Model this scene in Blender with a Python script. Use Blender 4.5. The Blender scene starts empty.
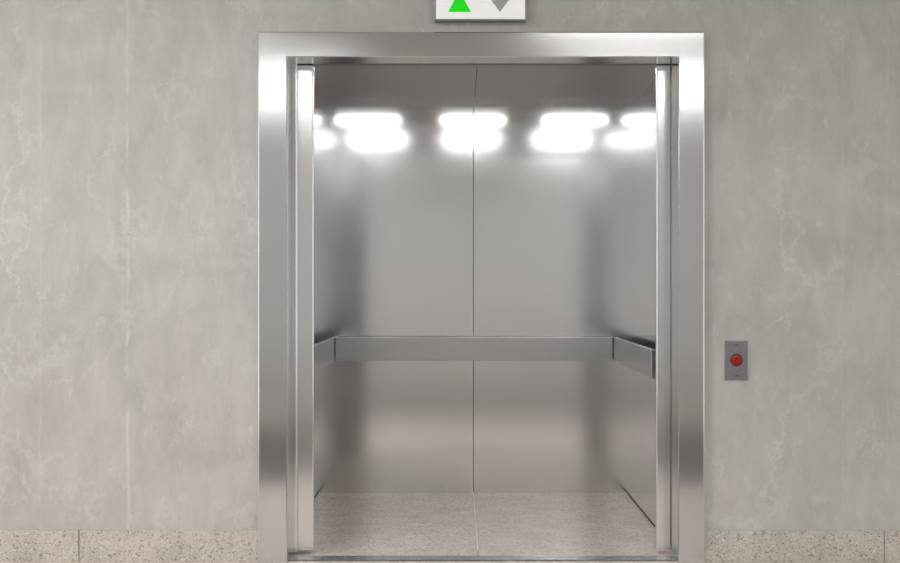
import bpy, bmesh, math
from mathutils import Vector
S=bpy.context.scene
S.view_settings.view_transform='Standard'
CX,CY,F,D=457.0,285.0,1250.0,6.11
def PX(px,y): return (px-CX)*(D+y)/F
def PZ(py,y): return 1.35-(py-CY)*(D+y)/F

# ---------------- materials
def newmat(n):
    m=bpy.data.materials.new(n); m.use_nodes=True
    nt=m.node_tree; b=nt.nodes['Principled BSDF']; return m,nt,b
def N(nt,t,**k):
    n=nt.nodes.new(t)
    for a,v in k.items():
        if a in n.inputs: n.inputs[a].default_value=v
        else: setattr(n,a,v)
    return n
def ramp(nt,src,stops):
    r=nt.nodes.new('ShaderNodeValToRGB'); e=r.color_ramp.elements
    while len(e)<len(stops): e.new(0.5)
    for i,(p,c) in enumerate(stops):
        e[i].position=p; e[i].color=(*c,1) if len(c)==3 else c
    nt.links.new(src,r.inputs[0]); return r.outputs[0]
def mix(nt,mode,f,a,b):
    m=nt.nodes.new('ShaderNodeMix'); m.data_type='RGBA'; m.blend_type=mode
    for sock,v in ((m.inputs[0],f),(m.inputs[6],a),(m.inputs[7],b)):
        if isinstance(v,bpy.types.NodeSocket): nt.links.new(v,sock)
        elif isinstance(v,(tuple,list)): sock.default_value=(*v,1) if len(v)==3 else v
        else: sock.default_value=v
    return m.outputs[2]
def coords(nt,scale=(1,1,1)):
    t=nt.nodes.new('ShaderNodeTexCoord'); m=nt.nodes.new('ShaderNodeMapping')
    m.inputs['Scale'].default_value=scale
    nt.links.new(t.outputs['Object'],m.inputs[0]); return m.outputs[0]
def noise(nt,co,sc,det=4,rough=.5,dist=0):
    n=N(nt,'ShaderNodeTexNoise'); n.inputs['Scale'].default_value=sc
    n.inputs['Detail'].default_value=det; n.inputs['Roughness'].default_value=rough
    n.inputs['Distortion'].default_value=dist
    nt.links.new(co,n.inputs['Vector']); return n.outputs[0]
def bump(nt,b,h,st,dist=.01):
    bp=N(nt,'ShaderNodeBump'); bp.inputs['Strength'].default_value=st; bp.inputs['Distance'].default_value=dist
    nt.links.new(h,bp.inputs['Height']); nt.links.new(bp.outputs[0],b.inputs['Normal'])

def steel(name,col,rough,var=.015,rv=.012):
    m,nt,b=newmat(name); b.inputs['Metallic'].default_value=1
    co=coords(nt); n=noise(nt,co,1.6,3)
    lo=tuple(c*(1-var) for c in col); hi=tuple(min(1,c*(1+var)) for c in col)
    nt.links.new(ramp(nt,n,[(.3,lo),(.7,hi)]),b.inputs['Base Color'])
    mr=N(nt,'ShaderNodeMapRange'); mr.inputs[3].default_value=rough-rv; mr.inputs[4].default_value=rough+rv
    nt.links.new(n,mr.inputs[0]); nt.links.new(mr.outputs[0],b.inputs['Roughness'])
    return m
M_frame=steel('polished_steel_frame',(.70,.70,.71),.14)
M_door=steel('polished_steel_door',(.80,.80,.81),.17)
M_car=steel('satin_steel_car',(.80,.803,.812),.155)
M_ceil=steel('steel_car_ceiling',(.5,.5,.5),.45)
M_rail=steel('steel_rail',(.58,.59,.60),.26)
M_plate=steel('steel_plate',(.36,.36,.37),.38)
def plain(name,c,r=.5,met=0,em=None,es=0):
    m,nt,b=newmat(name)
    n=noise(nt,coords(nt),30,2)
    nt.links.new(ramp(nt,n,[(.2,tuple(x*.95 for x in c)),(.8,c)]),b.inputs['Base Color'])
    b.inputs['Roughness'].default_value=r; b.inputs['Metallic'].default_value=met
    if em: b.inputs['Emission Color'].default_value=(*em,1); b.inputs['Emission Strength'].default_value=es
    return m
M_dark=plain('dark_gap',(.015,.015,.015),.7)
M_black=plain('black_trim',(.05,.05,.05),.5)
M_white=plain('sign_white',(.85,.85,.85),.4,0,(1,1,1),.3)
M_green=plain('sign_green',(.0,.5,.0),.4,0,(0,1,.0),.4)
M_grey=plain('sign_grey',(.5,.5,.5),.5)
M_red=plain('button_red',(.36,.004,.008),.4)
M_em=plain('car_lamp',(1,1,1),.5,0,(1,.99,.97),15)
M_em2=plain('car_lamp_front',(1,1,1),.5,0,(1,.985,.96),27)
M_hall=plain('hall_lamp',(1,1,1),.5,0,(1,.985,.955),31)
M_hall2=plain('hall_fill_dim',(1,1,1),.5,0,(1,.985,.955),13)  # glow for the unseen fill lamps added to the hall
M_ceilpaint=plain('ceiling_paint',(.75,.75,.74),.8)
M_rear=plain('rear_wall_paint',(.57,.57,.565),.8)
M_dado=plain('rear_dado',(.2,.195,.19),.6)
M_dfloor=plain('shaded_hall_floor',(.05,.048,.045),.45)  # lamp falloff on the far hall floor, painted as a darker colour

def granite(name,base,speck=1.0,rough=.35):
    m,nt,b=newmat(name); co=coords(nt)
    n1=noise(nt,co,6,4); c=ramp(nt,n1,[(.3,tuple(x*.9 for x in base)),(.7,tuple(min(1,x*1.08) for x in base))])
    def vor(sc):
        v=N(nt,'ShaderNodeTexVoronoi'); v.inputs['Scale'].default_value=sc; v.inputs['Randomness'].default_value=1
        nt.links.new(co,v.inputs['Vector'])
        s=nt.nodes.new('ShaderNodeSeparateColor'); nt.links.new(v.outputs['Color'],s.inputs[0]); return s,v
    s,_=vor(140)
    c=mix(nt,'MULTIPLY',1.0,c,ramp(nt,s.outputs[0],[(.0,(.82,.80,.78)),(.5,(1,1,1)),(1,(1.0,1.0,1.0))]))
    f=ramp(nt,s.outputs[1],[(.92,(0,0,0)),(.96,(speck*.7,)*3)]); c=mix(nt,'MIX',f,c,(.2,.155,.12))
    f=ramp(nt,s.outputs[2],[(.9,(0,0,0)),(.96,(.6,)*3)]); c=mix(nt,'MIX',f,c,(.85,.82,.78))
    s2,_=vor(70)
    f=ramp(nt,s2.outputs[0],[(.955,(0,0,0)),(.98,(speck*.5,)*3)]); c=mix(nt,'MIX',f,c,(.3,.245,.2))
    nt.links.new(c,b.inputs['Base Color']); b.inputs['Roughness'].default_value=rough
    return m
M_gran=granite('granite_car_floor',(.72,.635,.565),1.0,.16)
M_base=granite('granite_baseboard',(.65,.595,.54),1.2,.45)
M_hfloor=granite('granite_hall_floor',(.74,.66,.59))

# plaster wall
m,nt,b=newmat('concrete_plaster'); M_wall=m
co=coords(nt)
n1=noise(nt,co,1.5,8,.65,.5)
c=ramp(nt,n1,[(.3,(.50,.49,.468)),(.5,(.575,.564,.54)),(.72,(.635,.623,.60))])
n2=noise(nt,coords(nt,(1.4,1,.5)),6,7,.7,.8)
c=mix(nt,'MULTIPLY',1.0,c,ramp(nt,n2,[(.32,(.90,.90,.90)),(.68,(1.05,1.05,1.05))]))
nd=N(nt,'ShaderNodeTexNoise'); nd.inputs['Scale'].default_value=2.6; nd.inputs['Detail'].default_value=7; nd.inputs['Roughness'].default_value=.65
nt.links.new(co,nd.inputs['Vector'])
def veins(scale,off,width,amount,mscale,col,c,mlo=.48,mhi=.6,dist=.8,zs=.7):
    va=nt.nodes.new('ShaderNodeVectorMath'); va.operation='MULTIPLY_ADD'; va.inputs[1].default_value=(dist,)*3
    mp=coords(nt,(1,1,zs))
    ad=nt.nodes.new('ShaderNodeVectorMath'); ad.operation='ADD'; ad.inputs[1].default_value=off; nt.links.new(mp,ad.inputs[0])
    nt.links.new(nd.outputs['Color'],va.inputs[0]); nt.links.new(ad.outputs[0],va.inputs[2])
    v=N(nt,'ShaderNodeTexVoronoi'); v.feature='DISTANCE_TO_EDGE'; v.inputs['Scale'].default_value=scale
    nt.links.new(va.outputs[0],v.inputs['Vector'])
    ve=ramp(nt,v.outputs['Distance'],[(0,(1,1,1)),(width,(0,0,0))])
    mo=nt.nodes.new('ShaderNodeVectorMath'); mo.operation='ADD'; mo.inputs[1].default_value=off; nt.links.new(co,mo.inputs[0])
    ms=ramp(nt,noise(nt,mo.outputs[0],mscale,4),[(mlo,(0,0,0)),(mhi,(amount,)*3)])
    f=mix(nt,'MULTIPLY',1.0,ve,ms); return mix(nt,'MIX',f,c,col)
LT=(.77,.76,.735)
c=veins(1.6,(0,0,0),.05,.3,2.6,LT,c)
c=veins(2.6,(3.1,1.2,7.7),.017,.5,3.3,LT,c,.50,.61)
c=veins(1.1,(9.1,4.2,2.7),.012,.45,2.0,LT,c,.45,.6,.5,.25)
c=veins(3.0,(5.3,8.8,.7),.025,.25,2.9,(.38,.375,.36),c,.50,.61)
fl=ramp(nt,noise(nt,coords(nt,(1.6,1,.7)),17,5,.6,.5),[(.62,(0,0,0)),(.69,(.38,.38,.38))])
c=mix(nt,'MIX',fl,c,(.73,.72,.70))
sx=nt.nodes.new('ShaderNodeSeparateXYZ')
vj=nt.nodes.new('ShaderNodeVectorMath'); vj.operation='MULTIPLY_ADD'; vj.inputs[1].default_value=(.03,0,0)
n3=N(nt,'ShaderNodeTexNoise'); n3.inputs['Scale'].default_value=6; nt.links.new(co,n3.inputs['Vector'])
nt.links.new(n3.outputs['Color'],vj.inputs[0]); nt.links.new(co,vj.inputs[2]); nt.links.new(vj.outputs[0],sx.inputs[0])
tot=None
for x0,w,st in ((-1.595,.012,.8),(-2.02,.008,.4),(1.9,.008,.3),(2.12,.008,.35)):
    a=N(nt,'ShaderNodeMath',operation='SUBTRACT'); a.inputs[1].default_value=x0; nt.links.new(sx.outputs[0],a.inputs[0])
    ab=N(nt,'ShaderNodeMath',operation='ABSOLUTE'); nt.links.new(a.outputs[0],ab.inputs[0])
    r=N(nt,'ShaderNodeMapRange'); r.inputs[1].default_value=0; r.inputs[2].default_value=w; r.inputs[3].default_value=st; r.inputs[4].default_value=0
    nt.links.new(ab.outputs[0],r.inputs[0])
    if tot is None: tot=r.outputs[0]
    else:
        ad=N(nt,'ShaderNodeMath',operation='ADD'); nt.links.new(tot,ad.inputs[0]); nt.links.new(r.outputs[0],ad.inputs[1]); tot=ad.outputs[0]
mu=N(nt,'ShaderNodeMath',operation='MULTIPLY'); nt.links.new(tot,mu.inputs[0]); nt.links.new(ramp(nt,noise(nt,co,9,4),[(.38,(0,0,0)),(.58,(.8,.8,.8))]),mu.inputs[1])
c=mix(nt,'MIX',mu.outputs[0],c,(.74,.73,.705))
nt.links.new(c,b.inputs['Base Color']); b.inputs['Roughness'].default_value=.6
bump(nt,b,noise(nt,coords(nt,(1.3,1,.7)),9,8,.7,.6),.5,.012)

# ---------------- geometry
def boxbm(bm,x0,x1,y0,y1,z0,z1,mi=0):
    vs=[bm.verts.new(p) for p in ((x0,y0,z0),(x1,y0,z0),(x1,y1,z0),(x0,y1,z0),(x0,y0,z1),(x1,y0,z1),(x1,y1,z1),(x0,y1,z1))]
    for q in ((3,2,1,0),(4,5,6,7),(0,1,5,4),(1,2,6,5),(2,3,7,6),(3,0,4,7)):
        f=bm.faces.new([vs[i] for i in q]); f.material_index=mi
def mkobj(name,bm,mats,parent=None,bev=0,seg=2,smooth=False):
    bmesh.ops.recalc_face_normals(bm,faces=bm.faces)
    me=bpy.data.meshes.new(name); bm.to_mesh(me); bm.free()
    for mm in (mats if isinstance(mats,list) else [mats]): me.materials.append(mm)
    o=bpy.data.objects.new(name,me); S.collection.objects.link(o)
    if parent: o.parent=parent
    if bev:
        md=o.modifiers.new('bevel','BEVEL'); md.width=bev; md.segments=seg; md.limit_method='ANGLE'
        md.harden_normals=True
        for p in me.polygons: p.use_smooth=True
    if smooth:
        for p in me.polygons: p.use_smooth=True
    return o
def boxes(name,lst,mats,parent=None,bev=0,seg=2):
    bm=bmesh.new()
    for l in lst: boxbm(bm,*l)
    return mkobj(name,bm,mats,parent,bev,seg)
def empty(name,loc=(0,0,0)):
    e=bpy.data.objects.new(name,None); e.empty_display_size=.2; S.collection.objects.link(e); return e

FL,FR,FT=PX(258,-.04),PX(704.5,-.04),PZ(32,-.04)
IL,IR,IT=PX(287,-.04),PX(678.5,-.04),PZ(57,-.04)
DL,DR=PX(314,.17),PX(656,.17)
CL,CR,CB=PX(318,2.0),PX(627,2.0),2.0
CT=PZ(107,2.0)
MIDX=.106
H=3.5
boxes('wall_front',[(-7,IL-.06,0,.12,0,H),(IR+.06,7,0,.12,0,H),(IL-.06,IR+.06,0,.12,IT+.05,H)],M_wall)
boxes('floor',[(-7,7,-2.4,0.0,-.1,0),(-7,7,-6.2,-2.4,-.1,0,1),(-7,7,-9,-6.2,-.1,0)],[M_hfloor,M_dfloor])  # unseen middle band painted dark to shade the steel reflections
boxes('ceiling',[(-7,7,-9,.12,H,H+.1)],M_ceilpaint)
boxes('wall_rear',[(-7,7,-9.12,-9,.15,H),(-7,7,-9.12,-9,0,.15,1)],[M_rear,M_dado])
bh=.152
def baseb(name,x0,x1,joints):
    xs=[x0]+joints+[x1]; l=[]
    for a,b_ in zip(xs[:-1],xs[1:]): l.append((a+(.0015 if a!=x0 else 0),b_-(.0015 if b_!=x1 else 0),-.018,0,0.0,bh))
    return boxes(name,l,M_base,None,.002,1)
baseb('baseboard_left',-7,FL,[-6.0,-4.6,-3.2,PX(80,0)])
baseb('baseboard_right',FR,7,[PX(883,0),3.5,4.9,6.3])

bm=bmesh.new()
def ring(off_in,y):
    l=FL+(IL-FL)*off_in; r=FR+(IR-FR)*off_in; t=FT+(IT-FT)*off_in
    return [bm.verts.new(p) for p in ((l,y,0),(l,y,t),(r,y,t),(r,y,0))]
prof=[(0,.0),(0,-.036),(.04,-.04),(.97,-.04),(1,-.035),(1,.14),(.6,.14),(.6,.0)]
rs=[ring(a,y) for a,y in prof]
for i in range(len(rs)):
    a=rs[i]; b_=rs[(i+1)%len(rs)]
    for k in range(3): bm.faces.new((a[k],a[k+1],b_[k+1],b_[k]))
for k in (0,3): bm.faces.new([r[k] for r in rs])
mkobj('elevator_door_frame',bm,M_frame)

def door(name,side):
    e=empty(name)
    if side<0:
        boxes('fast_panel',[(DL-.75,DL,.17,.20,.008,IT+.03)],M_door,e,.012,5)
        boxes('slow_panel',[(DL-.82,PX(297,.145),.142,.165,.008,IT+.03)],M_door,e,.008,4)
    else:
        boxes('fast_panel',[(DR,DR+.75,.17,.20,.008,IT+.03)],M_door,e,.012,5)
        boxes('slow_panel',[(PX(674,.145),DR+.82,.142,.165,.008,IT+.03)],M_door,e,.008,4)
    return e
door('elevator_door',-1); door('elevator_door',1)
el=empty('elevator_car')
boxes('door_header',[(DL-.8,DR+.8,.205,.26,PZ(65,.205),CT+.2)],M_plate,el,.003,2)
boxes('door_sill',[(IL,IR,.02,.118,-.03,.002)],M_rail,el,.001,1)
boxes('sill_groove',[(IL-.05,IR+.05,.0,.134,-.06,-.012)],M_dark,el)
boxes('threshold_stone',[(IL-.05,MIDX-.002,.13,.252,-.03,0),(MIDX+.002,IR+.05,.13,.252,-.03,0)],M_gran,el)
t=.03
boxes('car_back_wall',[(CL-t,MIDX-.002,CB,CB+t,0,CT),(MIDX+.002,CR+t,CB,CB+t,0,CT)],M_car,el)
boxes('car_side_wall_left',[(CL-t,CL,.262,CB,.012,CT)],M_car,el)
boxes('car_side_wall_right',[(CR,CR+t,.262,CB,.012,CT)],M_car,el)
boxes('car_shadow_gap',[(CL-t,CR+t,CB+t+.001,CB+t+.02,0,CT),(CL-t-.02,CL,.262,CB,0,.012),(CR,CR+t,.262,CB,0,.012)],M_dark,el)
boxes('car_front_return',[(CL,DL-.03,.265,.295,.0,CT),(DR+.03,CR,.265,.295,.0,CT)],M_car,el)
boxes('car_ceiling',[(CL-t,CR+t,.262,CB+t,CT,CT+.03)],M_ceil,el)
YR=1.42; DROP=.024
def ceil_leaf(bm,a,b_,e,yr):
    p=[bm.verts.new(q) for q in ((a,.30,CT-.001+e*.5),(b_,.30,CT-.001+e*.5),(b_,yr,CT-DROP+e),(a,yr,CT-DROP+e),(b_,yr,CT),(a,yr,CT),(a,.30,CT),(b_,.30,CT))]
    for q in ((0,1,2,3),(3,2,4,5),(5,4,7,6),(6,7,1,0),(0,3,5,6),(1,7,4,2)): bm.faces.new([p[i] for i in q])
bm=bmesh.new()
ceil_leaf(bm,CL,MIDX-.0015,0,YR); ceil_leaf(bm,MIDX+.0015,CR,0,YR)
mkobj('car_ceiling_panel',bm,M_ceil,el)
bm=bmesh.new(); ceil_leaf(bm,MIDX-.0015,MIDX+.0015,.0015,YR)
mkobj('car_ceiling_joint',bm,M_dark,el)
boxes('car_floor',[(CL,MIDX-.003,.252,CB,-.03,0),(MIDX+.003,CR,.252,CB,-.03,0)],M_gran,el)
boxes('floor_joint',[(MIDX-.003,MIDX+.003,.252,CB,-.03,-.001)],plain('grout',(.85,.82,.78),.6),el)
for i,xc in enumerate((-.62,.11,.82)):
    boxes('lamp_rear_%d'%(i+1),[(xc-.21,xc+.21,YR+.0005,YR+.006,CT-DROP+.003,CT-.001)],M_em,el)
    boxes('lamp_front_%d'%(i+1),[(xc-.2,xc+.2,.31,.41,CT-.008,CT-.003)],M_em2,el)

hr=empty('handrail')
RZ1=PZ(337,1.92); RZ0=PZ(360.5,1.92)
RL,RR=PX(335,1.91),PX(613,1.91)
boxes('back_rail',[(RL+.004,RR-.004,1.90,1.925,RZ0,RZ1)],M_rail,hr,.004,2)
boxes('side_rail_left',[(RL-.025,RL,.33,1.925,RZ0,RZ1)],M_rail,hr,.004,2)
boxes('side_rail_right',[(RR,RR+.025,.33,1.925,RZ0,RZ1)],M_rail,hr,.004,2)
zc=(RZ0+RZ1)/2
br=[]
for x in (-.6,.11,.8): br.append((x-.02,x+.02,1.925,CB,zc-.02,zc+.02))
for y in (.5,1.1,1.7):
    br.append((CL,RL-.025,y-.02,y+.02,zc-.02,zc+.02)); br.append((RR+.025,CR,y-.02,y+.02,zc-.02,zc+.02))
boxes('brackets',br,M_plate,hr)

cb=empty('elevator_call_button')
x0,x1=PX(725,-.01),PX(748,-.01); z1,z0=PZ(341,-.01),PZ(380,-.01)
boxes('plate',[(x0,x1,-.012,0,z0,z1)],M_plate,cb,.003,2)
boxes('plate_rim',[(x0-.003,x1+.003,-.006,0,z0-.003,z1+.003)],M_door,cb,.001,1)
def disc(name,xc,zc,r,ya,yb,mat,par,dome=0):
    bm=bmesh.new(); n=40
    rings=[(r,ya),(r,yb+.002),(r*.93,yb)]
    if dome: rings+= [(r*.75,yb-dome*.5),(r*.4,yb-dome*.9)]
    R=[[bm.verts.new((xc+q*math.cos(2*math.pi*i/n),y,zc+q*math.sin(2*math.pi*i/n))) for i in range(n)] for q,y in rings]
    for a,b_ in zip(R[:-1],R[1:]):
        for i in range(n): bm.faces.new((a[i],a[(i+1)%n],b_[(i+1)%n],b_[i]))
    bm.faces.new(R[-1]); bm.faces.new(R[0][::-1])
    return mkobj(name,bm,mat,par,smooth=True)
bx,bz=PX(736.5,-.01),PZ(360,-.01)
disc('button_ring',bx,bz,.031,-.0115,-.016,M_black,cb)
disc('button',bx,bz,.027,-.0155,-.021,M_red,cb,.004)
boxes('floor_marks',[(bx-.008,bx+.008,-.0125,-.0118,z1-.022,z1-.018),(bx-.008,bx+.008,-.0125,-.0118,z0+.018,z0+.022)],M_black,cb)

sg=empty('elevator_direction_sign')
x0,x1=PX(434.5,-.05),PX(526.5,-.05); z0=PZ(20.5,-.05); z1=z0+.2
boxes('housing',[(x0,x1,-.05,0,z0,z1)],M_plate,sg,.003,2)
boxes('face',[(x0+.008,x1-.008,-.053,-.0495,z0+.008,z1-.008)],M_white,sg)
def tri(name,xc,zb,h,w,mat,up=True):
    bm=bmesh.new()
    pts=[(xc-w,zb),(xc+w,zb),(xc,zb+h)] if up else [(xc-w,zb+h),(xc,zb),(xc+w,zb+h)]
    a=[bm.verts.new((x,-.0552,z)) for x,z in pts]; c2=[bm.verts.new((x,-.0528,z)) for x,z in pts]
    bm.faces.new(a); bm.faces.new(c2[::-1])
    for i in range(3): bm.faces.new((a[i],a[(i+1)%3],c2[(i+1)%3],c2[i]))
    mkobj(name,bm,mat,sg)
tri('up_arrow',PX(459.5,-.055),PZ(12,-.055),.105,.056,M_green)
tri('down_arrow',PX(500,-.055),PZ(12,-.055),.08,.06,M_grey,False)

def lamp(name,x,y,w,l,mat=None):
    e=empty(name)
    boxes('housing',[(x-w/2-.03,x+w/2+.03,y-l/2-.03,y+l/2+.03,H-.06,H)],M_ceilpaint,e)
    boxes('diffuser',[(x-w/2,x+w/2,y-l/2,y+l/2,H-.07,H-.058)],mat or M_hall,e)
lamp('unseen_ceiling_lamp',-2.2,-2.6,1.4,.6)
lamp('unseen_ceiling_lamp',1.3,-3.2,1.4,.6,M_hall2)  # this and the next two: unseen lamps added to fill the hall
lamp('unseen_ceiling_lamp',-2.0,-7.0,1.8,.6,M_hall2)
lamp('unseen_ceiling_lamp',2.0,-7.0,1.8,.6,M_hall2)

w=bpy.data.worlds.new('world'); S.world=w; w.use_nodes=True
w.node_tree.nodes['Background'].inputs[0].default_value=(.97,.98,1,1)
w.node_tree.nodes['Background'].inputs[1].default_value=1.2

cam=bpy.data.cameras.new('camera'); co_=bpy.data.objects.new('camera',cam); S.collection.objects.link(co_)
co_.location=(0,-D,1.35); co_.rotation_euler=(math.pi/2,0,0)
cam.sensor_width=36; cam.lens=F*36/900; cam.shift_x=-(CX-450)/900; cam.shift_y=(CY-281.5)/900
cam.clip_start=.05
S.camera=co_
